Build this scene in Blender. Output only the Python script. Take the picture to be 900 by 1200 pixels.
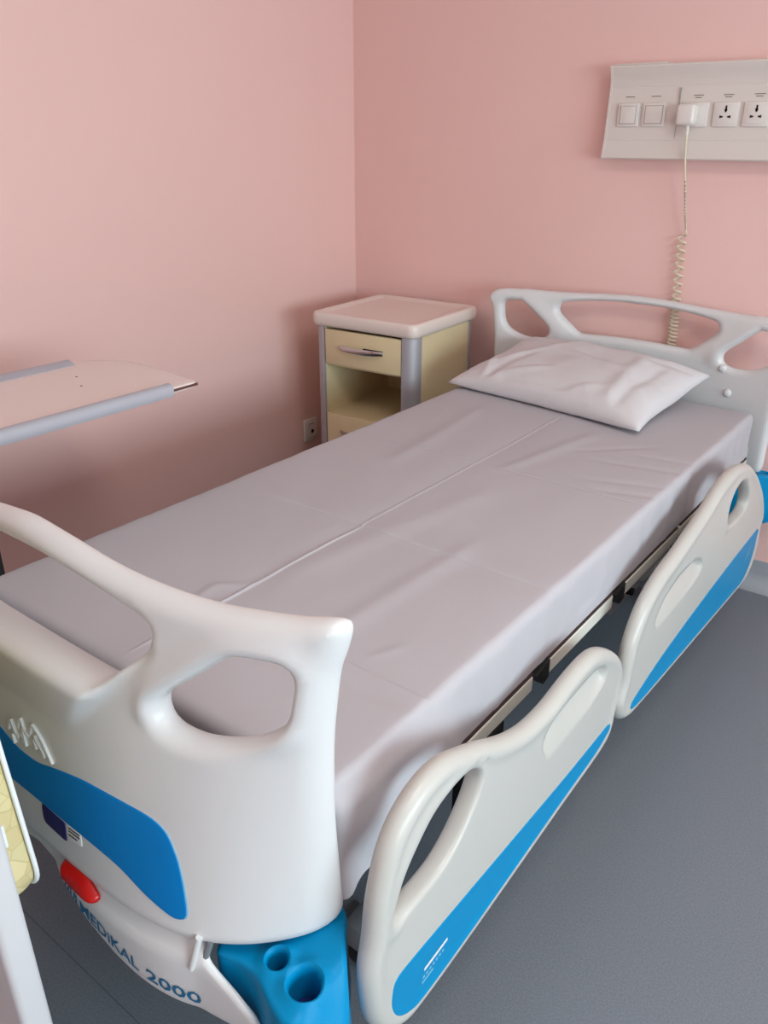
import bpy, bmesh, math, random
import numpy as np
from mathutils import Vector, Matrix, noise
from mathutils.geometry import delaunay_2d_cdt

for o in list(bpy.data.objects):
    bpy.data.objects.remove(o)
scene = bpy.context.scene
COL = scene.collection
random.seed(4)

# ------------------------------------------------------------------ camera
def cam_basis(yaw, pitch, roll):
    f = Vector((-math.sin(yaw)*math.cos(pitch), math.cos(yaw)*math.cos(pitch), -math.sin(pitch)))
    r = Vector((math.cos(yaw), math.sin(yaw), 0))
    u = r.cross(f)
    return r*math.cos(roll)+u*math.sin(roll), u*math.cos(roll)-r*math.sin(roll), f
CAM = (0.9729, -1.595, 1.435)
r_, u_, f_ = cam_basis(0.6509, 0.4356, 0.0052)
cd = bpy.data.cameras.new('camera')
cam = bpy.data.objects.new('camera', cd)
COL.objects.link(cam)
cd.sensor_fit = 'HORIZONTAL'; cd.sensor_width = 36.0; cd.lens = 939.56/900*36.0
cd.clip_start = 0.02
m = Matrix((r_, u_, -f_)).transposed().to_4x4(); m.translation = CAM
cam.matrix_world = m
scene.camera = cam

# ------------------------------------------------------------------ light
XR, XL, YB, YF, ZC = 3.4, -1.30, 1.178, -3.5, 2.75       # room extents
WIN = (-2.45, 0.25, 0.80, 1.90)                           # window y0,y1,z0,z1 in the right wall
world = bpy.data.worlds.new('world'); scene.world = world
world.use_nodes = True
wn = world.node_tree.nodes
wn['Background'].inputs['Color'].default_value = (0.86, 0.93, 1.0, 1)
wn['Background'].inputs['Strength'].default_value = 1.0
ld = bpy.data.lights.new('window_daylight', 'AREA')
ld.shape = 'RECTANGLE'; ld.size = WIN[1]-WIN[0]; ld.size_y = WIN[3]-WIN[2]
ld.energy = 99; ld.color = (0.71, 0.94, 1.0)
lo = bpy.data.objects.new('window_daylight', ld); COL.objects.link(lo)
lo.location = (XR+0.14, (WIN[0]+WIN[1])/2, (WIN[2]+WIN[3])/2)
lo.rotation_euler = (math.radians(90), 0, math.radians(90))
ld2 = bpy.data.lights.new('added_fill_light', 'AREA')  # unseen source, added to lift the walls and fill the rail shadow
ld2.shape = 'RECTANGLE'; ld2.size = 1.15; ld2.size_y = 0.55; ld2.energy = 15; ld2.color = (1.0, 0.83, 0.72)
lo2 = bpy.data.objects.new('added_fill_light', ld2); COL.objects.link(lo2)
FILL_POS = (1.55, -0.9)
lo2.location = (FILL_POS[0], FILL_POS[1], ZC-0.075)
scene.view_settings.view_transform = 'Standard'
scene.view_settings.look = 'None'
scene.view_settings.exposure = 0.27
scene.view_settings.gamma = 1.0
scene.view_settings.use_curve_mapping = False

# ------------------------------------------------------------------ materials
def lin(c):
    return tuple(((v/255)/12.92 if v/255 <= 0.04045 else ((v/255+0.055)/1.055)**2.4) for v in c)+(1,)
def mat(name, rgb, rough=0.5, metal=0.0, bump=0.0, bscale=200.0, var=0.0, vscale=3.0, coat=0.0, spec=0.5, sss=0.0):
    m = bpy.data.materials.new(name); m.use_nodes = True
    nt = m.node_tree; b = nt.nodes['Principled BSDF']
    b.inputs['Base Color'].default_value = lin(rgb)
    b.inputs['Roughness'].default_value = rough
    b.inputs['Metallic'].default_value = metal
    b.inputs['Specular IOR Level'].default_value = spec
    if coat: b.inputs['Coat Weight'].default_value = coat; b.inputs['Coat Roughness'].default_value = 0.15
    tc = nt.nodes.new('ShaderNodeTexCoord')
    if var:
        n = nt.nodes.new('ShaderNodeTexNoise'); n.inputs['Scale'].default_value = vscale; n.inputs['Detail'].default_value = 6
        nt.links.new(tc.outputs['Object'], n.inputs['Vector'])
        mx = nt.nodes.new('ShaderNodeMix'); mx.data_type = 'RGBA'
        c = lin(rgb)
        mx.inputs['A'].default_value = tuple(min(1, v*(1-var)) for v in c[:3])+(1,)
        mx.inputs['B'].default_value = tuple(min(1, v*(1+var)) for v in c[:3])+(1,)
        nt.links.new(n.outputs['Fac'], mx.inputs['Factor'])
        nt.links.new(mx.outputs['Result'], b.inputs['Base Color'])
    if bump:
        n2 = nt.nodes.new('ShaderNodeTexNoise'); n2.inputs['Scale'].default_value = bscale; n2.inputs['Detail'].default_value = 4
        nt.links.new(tc.outputs['Object'], n2.inputs['Vector'])
        bp = nt.nodes.new('ShaderNodeBump'); bp.inputs['Strength'].default_value = bump; bp.inputs['Distance'].default_value = 0.002
        nt.links.new(n2.outputs['Fac'], bp.inputs['Height'])
        nt.links.new(bp.outputs['Normal'], b.inputs['Normal'])
    return m
M = {}
M['wall'] = mat('pink_wall_paint', (243, 201, 195), 0.55, bump=0.12, bscale=90, var=0.015, vscale=2.5)
M['ceiling'] = mat('ceiling_white', (236, 234, 230), 0.8)
M['otherwall'] = mat('pink_wall_paint_b', (243, 201, 195), 0.6)
M['cove'] = mat('cove_vinyl', (166, 170, 178), 0.45, var=0.04, vscale=60)
M['plastic'] = mat('abs_offwhite', (221, 221, 222), 0.32, bump=0.03, bscale=500)
M['rail'] = mat('abs_rail_white', (197, 195, 190), 0.34, bump=0.03, bscale=500)
M['blue'] = mat('blue_plastic', (0, 136, 190), 0.4, spec=0.15)
M['stripe'] = mat('blue_vinyl', (0, 128, 205), 0.45, spec=0.15)
M['outline'] = mat('stripe_outline', (140, 190, 220), 0.4)
M['grey'] = mat('grey_plastic', (120, 125, 130), 0.5)
M['black'] = mat('black_rubber', (16, 16, 18), 0.55)
M['brown'] = mat('gap_shade_dark', (60, 42, 42), 0.7)  # darkness of the deck slot, put into the colour
M['steel'] = mat('painted_steel', (224, 221, 212), 0.4)
M['darksteel'] = mat('grey_steel', (70, 74, 80), 0.45, metal=0.3)
M['alu'] = mat('anodised_alu', (186, 184, 190), 0.42, metal=0.45, bump=0.02, bscale=300)
M['trim'] = mat('grey_trim', (176, 176, 186), 0.45)
M['chrome'] = mat('chrome', (200, 200, 200), 0.15, metal=1.0)
M['cream'] = mat('cream_laminate', (226, 208, 168), 0.42, var=0.02, vscale=30)
M['cabtop'] = mat('cabinet_top_plastic', (232, 218, 210), 0.3)
M['tabletop'] = mat('table_laminate', (236, 222, 217), 0.35, var=0.01)
M['tableedge'] = mat('table_edge_dark', (96, 56, 52), 0.6)
M['sheet'] = mat('white_cotton', (188, 184, 190), 0.85, bump=0.08, bscale=900, spec=0.2)
M['pillow'] = mat('white_pillowcase', (215, 212, 215), 0.85, bump=0.08, bscale=900, spec=0.2)
M['navy'] = mat('navy_sticker', (16, 20, 92), 0.35)
M['red'] = mat('red_plastic', (200, 16, 12), 0.3)
M['text'] = mat('teal_lettering', (10, 105, 150), 0.5)
M['white'] = mat('white_print', (235, 235, 235), 0.5)
M['faint'] = mat('faint_white_print', (120, 190, 222), 0.5)
M['dark'] = mat('dark_print', (40, 40, 42), 0.6)
M['unit'] = mat('wall_unit_white', (224, 214, 208), 0.42)
M['socket'] = mat('socket_white', (230, 222, 217), 0.3)
M['cord'] = mat('cream_cord', (222, 212, 186), 0.5)
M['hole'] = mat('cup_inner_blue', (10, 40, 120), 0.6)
M['cardwhite'] = mat('white_board', (206, 204, 207), 0.5, bump=0.05, bscale=120)
M['frame'] = mat('window_frame', (235, 235, 235), 0.4)

def beige_ticking():
    m = bpy.data.materials.new('beige_ticking'); m.use_nodes = True
    nt = m.node_tree; b = nt.nodes['Principled BSDF']; b.inputs['Roughness'].default_value = 0.75
    tc = nt.nodes.new('ShaderNodeTexCoord')
    v = nt.nodes.new('ShaderNodeTexVoronoi'); v.feature = 'F1'; v.inputs['Scale'].default_value = 42
    nt.links.new(tc.outputs['Object'], v.inputs['Vector'])
    e = nt.nodes.new('ShaderNodeTexVoronoi'); e.feature = 'DISTANCE_TO_EDGE'; e.inputs['Scale'].default_value = 42
    nt.links.new(tc.outputs['Object'], e.inputs['Vector'])
    sp = nt.nodes.new('ShaderNodeSeparateColor'); nt.links.new(v.outputs['Color'], sp.inputs['Color'])
    cr = nt.nodes.new('ShaderNodeValToRGB')
    cr.color_ramp.elements[0].color = lin((206, 186, 138)); cr.color_ramp.elements[1].color = lin((224, 204, 156))
    el = cr.color_ramp.elements.new(0.5); el.color = lin((212, 198, 150))
    nt.links.new(sp.outputs['Red'], cr.inputs['Fac'])
    mr = nt.nodes.new('ShaderNodeMapRange'); mr.inputs['From Max'].default_value = 0.06
    nt.links.new(e.outputs['Distance'], mr.inputs['Value'])
    mx = nt.nodes.new('ShaderNodeMix'); mx.data_type = 'RGBA'
    mx.inputs['A'].default_value = lin((196, 178, 128))
    nt.links.new(cr.outputs['Color'], mx.inputs['B']); nt.links.new(mr.outputs['Result'], mx.inputs['Factor'])
    nt.links.new(mx.outputs['Result'], b.inputs['Base Color'])
    return m
M['beige'] = beige_ticking()
def floor_mat():
    m = mat('grey_vinyl', (112, 118, 127), 0.42)
    nt = m.node_tree; b = nt.nodes['Principled BSDF']
    tc = nt.nodes.new('ShaderNodeTexCoord')
    n = nt.nodes.new('ShaderNodeTexNoise'); n.inputs['Scale'].default_value = 260; n.inputs['Detail'].default_value = 3
    n2 = nt.nodes.new('ShaderNodeTexNoise'); n2.inputs['Scale'].default_value = 2.2; n2.inputs['Detail'].default_value = 3
    v = nt.nodes.new('ShaderNodeTexVoronoi'); v.inputs['Scale'].default_value = 90
    for k in (n, n2, v): nt.links.new(tc.outputs['Object'], k.inputs['Vector'])
    cr = nt.nodes.new('ShaderNodeValToRGB')
    cr.color_ramp.elements[0].position = 0.35; cr.color_ramp.elements[0].color = lin((110, 117, 127))
    cr.color_ramp.elements[1].position = 0.7; cr.color_ramp.elements[1].color = lin((126, 133, 142))
    nt.links.new(n.outputs['Fac'], cr.inputs['Fac'])
    mr = nt.nodes.new('ShaderNodeMapRange'); mr.inputs['From Min'].default_value = 0.03; mr.inputs['From Max'].default_value = 0.09
    mr.inputs['To Min'].default_value = 0.55; mr.inputs['To Max'].default_value = 0.0
    nt.links.new(v.outputs['Distance'], mr.inputs['Value'])
    mx = nt.nodes.new('ShaderNodeMix'); mx.data_type = 'RGBA'; mx.inputs['B'].default_value = lin((158, 163, 171))
    nt.links.new(cr.outputs['Color'], mx.inputs['A']); nt.links.new(mr.outputs['Result'], mx.inputs['Factor'])
    nt.links.new(mx.outputs['Result'], b.inputs['Base Color'])
    rr = nt.nodes.new('ShaderNodeMapRange'); rr.inputs['To Min'].default_value = 0.36; rr.inputs['To Max'].default_value = 0.5
    nt.links.new(n2.outputs['Fac'], rr.inputs['Value']); nt.links.new(rr.outputs['Result'], b.inputs['Roughness'])
    return m
M['floor'] = floor_mat()
M['seam'] = mat('floor_weld', (94, 100, 110), 0.5)
def glass_mat():
    m = bpy.data.materials.new('window_glass'); m.use_nodes = True
    nt = m.node_tree; nt.nodes.clear()
    o = nt.nodes.new('ShaderNodeOutputMaterial'); t = nt.nodes.new('ShaderNodeBsdfTransparent'); g = nt.nodes.new('ShaderNodeBsdfGlossy')
    g.inputs['Roughness'].default_value = 0.02
    mx = nt.nodes.new('ShaderNodeMixShader'); mx.inputs[0].default_value = 0.06
    nt.links.new(t.outputs[0], mx.inputs[1]); nt.links.new(g.outputs[0], mx.inputs[2]); nt.links.new(mx.outputs[0], o.inputs[0])
    return m
M['glass'] = glass_mat()
M['jointgrey'] = mat('joint_grey', (165, 158, 156), 0.6)
M['fill_lamp'] = mat('fill_diffuser', (245, 243, 238), 0.5)  # glowing face of the added fill fixture
M['fill_lamp'].node_tree.nodes['Principled BSDF'].inputs['Emission Color'].default_value = (1, .98, .96, 1)
M['fill_lamp'].node_tree.nodes['Principled BSDF'].inputs['Emission Strength'].default_value = 2.0

# ------------------------------------------------------------------ helpers
def link(name, me, material=None, parent=None, smooth=False):
    o = bpy.data.objects.new(name, me); COL.objects.link(o)
    if material is not None:
        me.materials.clear(); me.materials.append(M[material] if isinstance(material, str) else material)
    if smooth:
        for p in me.polygons: p.use_smooth = True
    if parent is not None: o.parent = parent
    return o
def obj(name, bm, material, parent=None, smooth=False, autosmooth=None):
    bmesh.ops.recalc_face_normals(bm, faces=bm.faces)
    me = bpy.data.meshes.new(name); bm.to_mesh(me); bm.free()
    o = link(name, me, material, parent, smooth)
    if autosmooth is not None:
        for p in me.polygons: p.use_smooth = True
        try: me.set_sharp_from_angle(angle=math.radians(autosmooth))
        except Exception: pass
    return o
def raw(name, verts, faces, material, parent=None, smooth=True):
    me = bpy.data.meshes.new(name); me.from_pydata([tuple(map(float, v)) for v in verts], [], [tuple(map(int, f)) for f in faces])
    bm = bmesh.new(); bm.from_mesh(me); bmesh.ops.recalc_face_normals(bm, faces=bm.faces); bm.to_mesh(me); bm.free()
    return link(name, me, material, parent, smooth)
def tag(o, label=None, cat=None, group=None, kind=None):
    if label: o['label'] = label
    if cat: o['category'] = cat
    if group: o['group'] = group
    if kind: o['kind'] = kind
    return o
def thing(name, loc, label, cat, rz=0, group=None):
    o = bpy.data.objects.new(name, None); COL.objects.link(o)
    o.empty_display_size = 0.1
    o.location = loc; o.rotation_euler = (0, 0, rz)
    return tag(o, label, cat, group)
def box(bm, x0, x1, y0, y1, z0, z1, bevel=0.0, seg=2):
    vs = [bm.verts.new((x, y, z)) for x in (x0, x1) for y in (y0, y1) for z in (z0, z1)]
    F = [(0,1,3,2),(4,6,7,5),(0,4,5,1),(2,3,7,6),(0,2,6,4),(1,5,7,3)]
    fs = [bm.faces.new([vs[i] for i in f]) for f in F]
    if bevel:
        es = set(e for f in fs for e in f.edges)
        bmesh.ops.bevel(bm, geom=list(es), offset=bevel, segments=seg, affect='EDGES', profile=0.5)
    return bm
def boxo(name, dims, material, parent=None, bevel=0.0, seg=2):
    bm = bmesh.new(); box(bm, *dims, bevel=bevel, seg=seg)
    return obj(name, bm, material, parent, autosmooth=40 if bevel else None)
def tube(bm, pts, rad, n=10, closed=False, caps=True):
    pts = [Vector(p) for p in pts]; rings = []
    N = len(pts)
    up = None
    for i, p in enumerate(pts):
        if closed: t = (pts[(i+1) % N]-pts[i-1])
        else: t = pts[min(i+1, N-1)]-pts[max(i-1, 0)]
        t.normalize()
        if up is None:
            up = Vector((0,0,1)) if abs(t.z) < 0.9 else Vector((1,0,0))
        a = (up - t*up.dot(t)).normalized(); up = a
        b = t.cross(a)
        r = rad[i] if isinstance(rad, (list, tuple)) else rad
        rings.append([bm.verts.new(p+(a*math.cos(2*math.pi*k/n)+b*math.sin(2*math.pi*k/n))*r) for k in range(n)])
    for i in range(N if closed else N-1):
        A, B = rings[i], rings[(i+1) % N]
        for k in range(n):
            bm.faces.new((A[k], A[(k+1)%n], B[(k+1)%n], B[k]))
    if caps and not closed:
        bm.faces.new(rings[0]); bm.faces.new(rings[-1])
    return bm
def tubeo(name, pts, rad, material, parent=None, n=10, closed=False):
    bm = bmesh.new(); tube(bm, pts, rad, n, closed)
    return obj(name, bm, material, parent, autosmooth=50)
def cyl(bm, c, axis, r, h, n=20):
    c = Vector(c); a = Vector(axis).normalized()
    return tube(bm, [c-a*h/2, c+a*h/2], r, n)

# --- two-dimensional outline tools
def catmull(pts, k=6):
    P = np.array(pts, float); n = len(P); out = []
    for i in range(n):
        a, b, c, d = P[i-1], P[i], P[(i+1) % n], P[(i+2) % n]
        for t in np.arange(k)/k:
            out.append(0.5*((2*b)+(-a+c)*t+(2*a-5*b+4*c-d)*t*t+(-a+3*b-3*c+d)*t**3))
    return np.array(out)
def chaikin(pts, it=2):
    P = np.array(pts, float)
    for _ in range(it):
        Q = np.roll(P, -1, 0); P = np.stack([P*.75+Q*.25, P*.25+Q*.75], 1).reshape(-1, 2)
    return P
def resample(P, h):
    P = np.asarray(P, float); Q = np.vstack([P, P[:1]])
    L = np.r_[0, np.cumsum(np.hypot(*np.diff(Q, axis=0).T))]
    n = max(8, int(round(L[-1]/h)))
    s = np.arange(n)/n*L[-1]
    return np.stack([np.interp(s, L, Q[:, 0]), np.interp(s, L, Q[:, 1])], 1)
def inside(polys, P):
    c = np.zeros(len(P), bool)
    for poly in polys:
        A = poly; B = np.roll(poly, -1, 0)
        for (x1, y1), (x2, y2) in zip(A, B):
            if y1 == y2: continue
            k = ((P[:, 1] < y1) != (P[:, 1] < y2)) & (P[:, 0] < (x2-x1)*(P[:, 1]-y1)/(y2-y1)+x1)
            c ^= k
    return c
def dist(polys, P):
    d = np.full(len(P), 1e9)
    for poly in polys:
        A = poly; B = np.roll(poly, -1, 0)
        for a, b in zip(A, B):
            ab = b-a; L = ab@ab
            if L < 1e-14: continue
            t = np.clip(((P-a)@ab)/L, 0, 1)
            q = P-a-t[:, None]*ab
            d = np.minimum(d, q[:, 0]**2+q[:, 1]**2)
    return np.sqrt(d)
def sdf(polys, P):
    d = dist(polys, P); return np.where(inside(polys, P), d, -d)
def fill(outer, holes=(), h=0.008, R=0.02, eh=None, feats=()):
    """triangulate outer minus holes with rows of points along every edge; returns points, triangles, depth from the edge"""
    eh = eh or h*0.8
    polys = [resample(p, eh) for p in [outer, *holes]]
    pts = []; edges = []; base = 0
    for p in polys:
        n = len(p); pts.append(p); edges += [(base+i, base+(i+1) % n) for i in range(n)]; base += n
    for lv in (0.04, 0.15, 0.34, 0.62, 1.0):
        for p in polys:
            t = np.roll(p, -1, 0)-np.roll(p, 1, 0); t /= np.linalg.norm(t, axis=1)[:, None]+1e-12
            nrm = np.stack([-t[:, 1], t[:, 0]], 1)
            for s in (1, -1):
                q = p+s*nrm*lv*R
                dd = sdf(polys, q); k = dd > lv*R*0.93
                if k.any(): pts.append(q[k])
    for fpoly in feats: pts.append(fpoly)
    lo = polys[0].min(0); hi = polys[0].max(0)
    gx, gy = np.meshgrid(np.arange(lo[0]+h*.5, hi[0], h), np.arange(lo[1]+h*.5, hi[1], h))
    gx = gx + (np.arange(gx.shape[0]) % 2)[:, None]*h*.5
    G = np.stack([gx.ravel(), gy.ravel()], 1)
    dg = sdf(polys, G); G = G[dg > R+h*.45]
    if len(feats):
        FP = np.vstack(feats)
        keep = np.ones(len(G), bool)
        for q in FP: keep &= ((G-q)**2).sum(1) > (h*.45)**2
        G = G[keep]
    pts.append(G)
    A = np.vstack(pts)
    res = delaunay_2d_cdt([Vector(v) for v in A], edges, [], 0, 1e-6)
    V = np.array([tuple(v) for v in res[0]]); T = np.array([f for f in res[2] if len(f) == 3])
    c = V[T].mean(1)
    T = T[inside(polys, c)]
    used = np.unique(T); mp = -np.ones(len(V), int); mp[used] = np.arange(len(used))
    V = V[used]; T = mp[T]
    d = dist(polys, V); d[d < 1e-5] = 0
    return V, T, d, polys
def solid(name, F, fn, material, parent=None):
    """closed body from a filled outline: fn(points, depth) gives front and back positions"""
    V, T, d, polys = F
    fr, bk = fn(V, d)
    n = len(V); bi = np.arange(n)+n; edge = d == 0
    bi[edge] = np.where(edge)[0]
    allv = np.vstack([fr, bk])
    faces = [tuple(t) for t in T]+[tuple(bi[t[::-1]]) for t in T]
    use = np.zeros(2*n, bool)
    for f in faces:
        for i in f: use[i] = True
    mp = np.cumsum(use)-1
    return raw(name, allv[use], [tuple(mp[i] for i in f) for f in faces], material, parent, True)
def half(d, R, T):
    k = np.clip(d/R, 0, 1); return T*np.sqrt(np.clip(1-(1-k)**2, 0, 1))
def sstep(x, a, b):
    t = np.clip((x-a)/(b-a), 0, 1); return t*t*(3-2*t)
def text_mesh(s, size, xscale=1.0, font_shear=0.0):
    cu = bpy.data.curves.new('lettering', 'FONT'); cu.body = s; cu.size = size; cu.shear = font_shear
    cu.extrude = 0.0; cu.offset = 0.014; cu.resolution_u = 2
    o = bpy.data.objects.new('lettering', cu); COL.objects.link(o)
    bpy.context.view_layer.update()
    me = bpy.data.meshes.new_from_object(o.evaluated_get(bpy.context.evaluated_depsgraph_get()))
    bpy.data.objects.remove(o)
    V = np.array([v.co[:2] for v in me.vertices]); V[:, 0] *= xscale
    F = [tuple(p.vertices) for p in me.polygons]
    bpy.data.meshes.remove(me)
    return V, F
def copy_tree(o, parent=None):
    c = o.copy(); COL.objects.link(c); c.parent = parent
    for ch in list(o.children): copy_tree(ch, c)
    return c

# ================================================================== SETTING
def struct(o): o['kind'] = 'structure'; return o
fl = struct(boxo('floor', (XL-.12, XR+.12, YF-.12, YB+.12, -0.1, 0.0), 'floor'))
boxo('floor_seam', (XL+.02, XR-.02, -1.1325, -1.1305, -0.002, 0.0004), 'seam', fl)
struct(boxo('ceiling', (XL-.12, XR+.12, YF-.12, YB+.12, ZC, ZC+.1), 'ceiling'))
struct(boxo('wall_left', (XL-.12, XL, YF-.12, YB+.12, 0, ZC), 'wall'))
struct(boxo('wall_back', (XL, XR, YB, YB+.12, 0, ZC), 'wall'))
struct(boxo('wall_front', (XL, XR, YF-.12, YF, 0, ZC), 'otherwall'))
bm = bmesh.new()
box(bm, XR, XR+.12, YF-.12, WIN[0], 0, ZC); box(bm, XR, XR+.12, WIN[1], YB+.12, 0, ZC)
box(bm, XR, XR+.12, WIN[0], WIN[1], 0, WIN[2]); box(bm, XR, XR+.12, WIN[0], WIN[1], WIN[3], ZC)
struct(obj('wall_right', bm, 'otherwall'))
wf = bmesh.new()
t = .05
box(wf, XR+.03, XR+.09, WIN[0], WIN[1], WIN[2], WIN[2]+t); box(wf, XR+.03, XR+.09, WIN[0], WIN[1], WIN[3]-t, WIN[3])
box(wf, XR+.03, XR+.09, WIN[0], WIN[0]+t, WIN[2]+t, WIN[3]-t); box(wf, XR+.03, XR+.09, WIN[1]-t, WIN[1], WIN[2]+t, WIN[3]-t)
wm = (WIN[0]+WIN[1])/2
box(wf, XR+.03, XR+.09, wm-.025, wm+.025, WIN[2]+t, WIN[3]-t)
win = struct(obj('window_1', wf, 'frame'))
for a, b in ((WIN[0]+t, wm-.025), (wm+.025, WIN[1]-t)):
    boxo('pane', (XR+.057, XR+.063, a, b, WIN[2]+t, WIN[3]-t), 'glass', win)
boxo('window_sill', (XR-.08, XR+.03, WIN[0]-.04, WIN[1]+.04, WIN[2]-.03, WIN[2]), 'frame', win, bevel=.005)
# coved vinyl skirting
def cove(name, p0, p1, nrm):
    prof = [(0.0, 0.0), (0.055, 0.0), (0.055, 0.002)] + [(0.055-.05*math.sin(a), .002+.05*(1-math.cos(a))) for a in np.linspace(.2, math.pi/2, 7)] + [(0.005, 0.1), (0.0, 0.1)]
    bm = bmesh.new(); rings = []
    for p in (p0, p1):
        rings.append([bm.verts.new((p[0]+nrm[0]*a, p[1]+nrm[1]*a, b)) for a, b in prof])
    n = len(prof)
    for i in range(n): bm.faces.new((rings[0][i], rings[0][(i+1) % n], rings[1][(i+1) % n], rings[1][i]))
    bm.faces.new(rings[0]); bm.faces.new(rings[1])
    struct(obj(name, bm, 'cove', autosmooth=35))
cove('baseboard_back', (XL, YB), (XR, YB), (0, -1))
cove('baseboard_left', (XL, YF), (XL, YB), (1, 0))
cove('baseboard_right', (XR, YF), (XR, YB), (-1, 0))
# unseen ceiling fixture added as fill for the walls and mattress side
fill_lamp = thing('fill_fixture', (FILL_POS[0], FILL_POS[1], ZC), 'added out-of-frame fill light, rectangular white ceiling panel with frosted diffuser', 'light')
boxo('fill_body', (-.62, .62, -.32, .32, -.06, 0), 'frame', fill_lamp, bevel=.008)
boxo('diffuser', (-.59, .59, -.29, .29, -.066, -.059), 'fill_lamp', fill_lamp)

# ================================================================== BED
bed = thing('hospital_bed', (0, 0, 0), 'white plastic hospital bed with blue stripes on its footboard and side rails', 'bed')

SY = lambda x, z: (lambda s: (1-s)*(-1.135+.095*(np.abs(x)/.5)**2.2)+s*(-1.20+.16*(np.abs(x)/.47)**5))(np.clip((.96-z)/.49, 0, 1.3))
T_B = 0.022
half_out = [(.0,.986),(.06,.981),(.12,.973),(.18,.964),(.24,.958),(.30,.954),(.35,.953),(.40,.955),(.45,.958),(.485,.963),(.500,.960),(.504,.948),
            (.498,.92),(.489,.88),(.482,.83),(.477,.78),(.474,.72),(.472,.65),(.472,.58),(.472,.52),(.472,.49),(.468,.470),(.455,.461),(.43,.459),(.38,.459),(.34,.459)]
low = [(.30,.459),(.2,.459),(.1,.459),(0,.459)]
def mirror(pts):
    return pts+[(-x, z) for x, z in reversed(pts) if abs(x) > 1e-6]
board_outer = np.array(mirror(half_out+low))
foot_outer = np.array(mirror([(x*(.990-.020*min(1, max(0, (z-.5)/.4))), z-.010 if z > .9 else z) for x, z in half_out+low]))
h2 = [(.291,.812),(.293,.792),(.305,.780),(.330,.775),(.353,.776),(.380,.781),(.408,.792),(.432,.810),(.444,.832),(.448,.860),(.450,.888),(.443,.902),(.425,.905),(.400,.904),(.382,.899),(.360,.881),(.329,.852),(.305,.831)]
h1r = [(0,.944),(.07,.942),(.15,.932),(.215,.919),(.248,.909),(.262,.896),(.262,.880),(.250,.864),(.225,.842),(.200,.820),(.184,.811),(.165,.809),(.08,.812),(0,.813)]
hole_c = catmull(mirror(h1r), 4)
hole_r = catmull(h2, 4)
foot_hole_r = np.array([(.266+(x-.291)*(.438-.266)/(.450-.291), .764+(z-.775)*(.894-.764)/(.905-.775)) for x, z in hole_r]); foot_hole_l = (foot_hole_r*np.array([-1, 1]))[::-1]
hole_l = hole_r*np.array([-1, 1]); hole_l = hole_l[::-1]
FB = fill(catmull(foot_outer, 3), [hole_c*np.array([.975, 1])-np.array([0, .004]), foot_hole_r, foot_hole_l], h=.0075, R=.02, eh=.006)
hr = FB[3][2]
h2_up = hr[(hr[:, 1] > .80)]
def bulge(V):
    P = np.stack([np.abs(V[:, 0]), V[:, 1]], 1)
    d = dist([hr], P)
    w = sstep(P[:, 0], .205, .27)*(1-sstep(P[:, 0], .43, .48)*.5)
    lowfade = 1-sstep(-P[:, 1], -.80, -.755)
    lf = sstep(.36-P[:, 0], 0, .05)     # left lip reaches further down
    return .012*np.exp(-(d/.028)**2)*w*np.maximum(lowfade, .0)
def scoop(V):
    # raised grip pad below the centre opening, proud of the shell (negative = outwards)
    ax = np.abs(V[:, 0]); z = V[:, 1]
    wall = .094+(z-.705)*(.120/.140)
    side = 1-sstep(ax-wall, 0, .030)
    dep = np.clip((z-.700)/.115, 0, 1)**1.1*.034
    return -dep*side*(1-sstep(z, .86, .90))
def foot_fn(V, d):
    x, z = V[:, 0], V[:, 1]
    s = scoop(V); b = bulge(V)
    ht = half(d, .02, 1.0)
    yo = SY(x, z)
    yc = yo+T_B+s*.5
    hf = (T_B-s*.5)
    front = np.stack([x, yc-hf*ht-b*ht, z], 1)
    back = np.stack([x, yc+hf*ht, z], 1)
    return front, back
footboard = solid('footboard', FB, foot_fn, 'plastic', bed)
def on_foot(P, off):
    P = np.asarray(P, float); x, z = P[:, 0], P[:, 1]
    return np.stack([x, SY(x, z)-bulge(P)+scoop(P)-off, z], 1)
def foot_patch(name, poly, material, off=.0012, h=.012, R=.003, parent=None):
    F = fill(poly, [], h=h, R=R, eh=h*.6)
    def fn(V, d):
        k = half(d, R, 1.0)
        return on_foot(V, off*k), on_foot(V, -.0015*k)
    return solid(name, F, fn, material, parent or footboard)
st = [(0,.610),(.03,.612),(.06,.620),(.10,.630),(.143,.638),(.20,.642),(.25,.642),(.275,.638),(.293,.627),(.305,.606),(.313,.585),(.320,.555),(.325,.525),(.326,.508),(.321,.500),(.310,.497),(.296,.501),(.26,.515),(.212,.534),(.15,.541),(.08,.543),(0,.544)]
S = catmull(mirror(st), 3)
foot_patch('stripe_outline', np.array([[x+math.copysign(.002, x)*(abs(x) > .25), z] for x, z in S]), 'outline', off=.0008)
foot_patch('blue_stripe', S, 'stripe', off=.0016)
foot_patch('navy_sticker', np.array([(.032,.543),(.091,.540),(.094,.509),(.036,.513)]), 'navy', off=.0014, h=.01, R=.001)
stk = foot_patch('white_sticker', np.array([(.096,.5425),(.129,.543),(.132,.522),(.099,.516)]), 'white', off=.0012, h=.008, R=.001)
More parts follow.
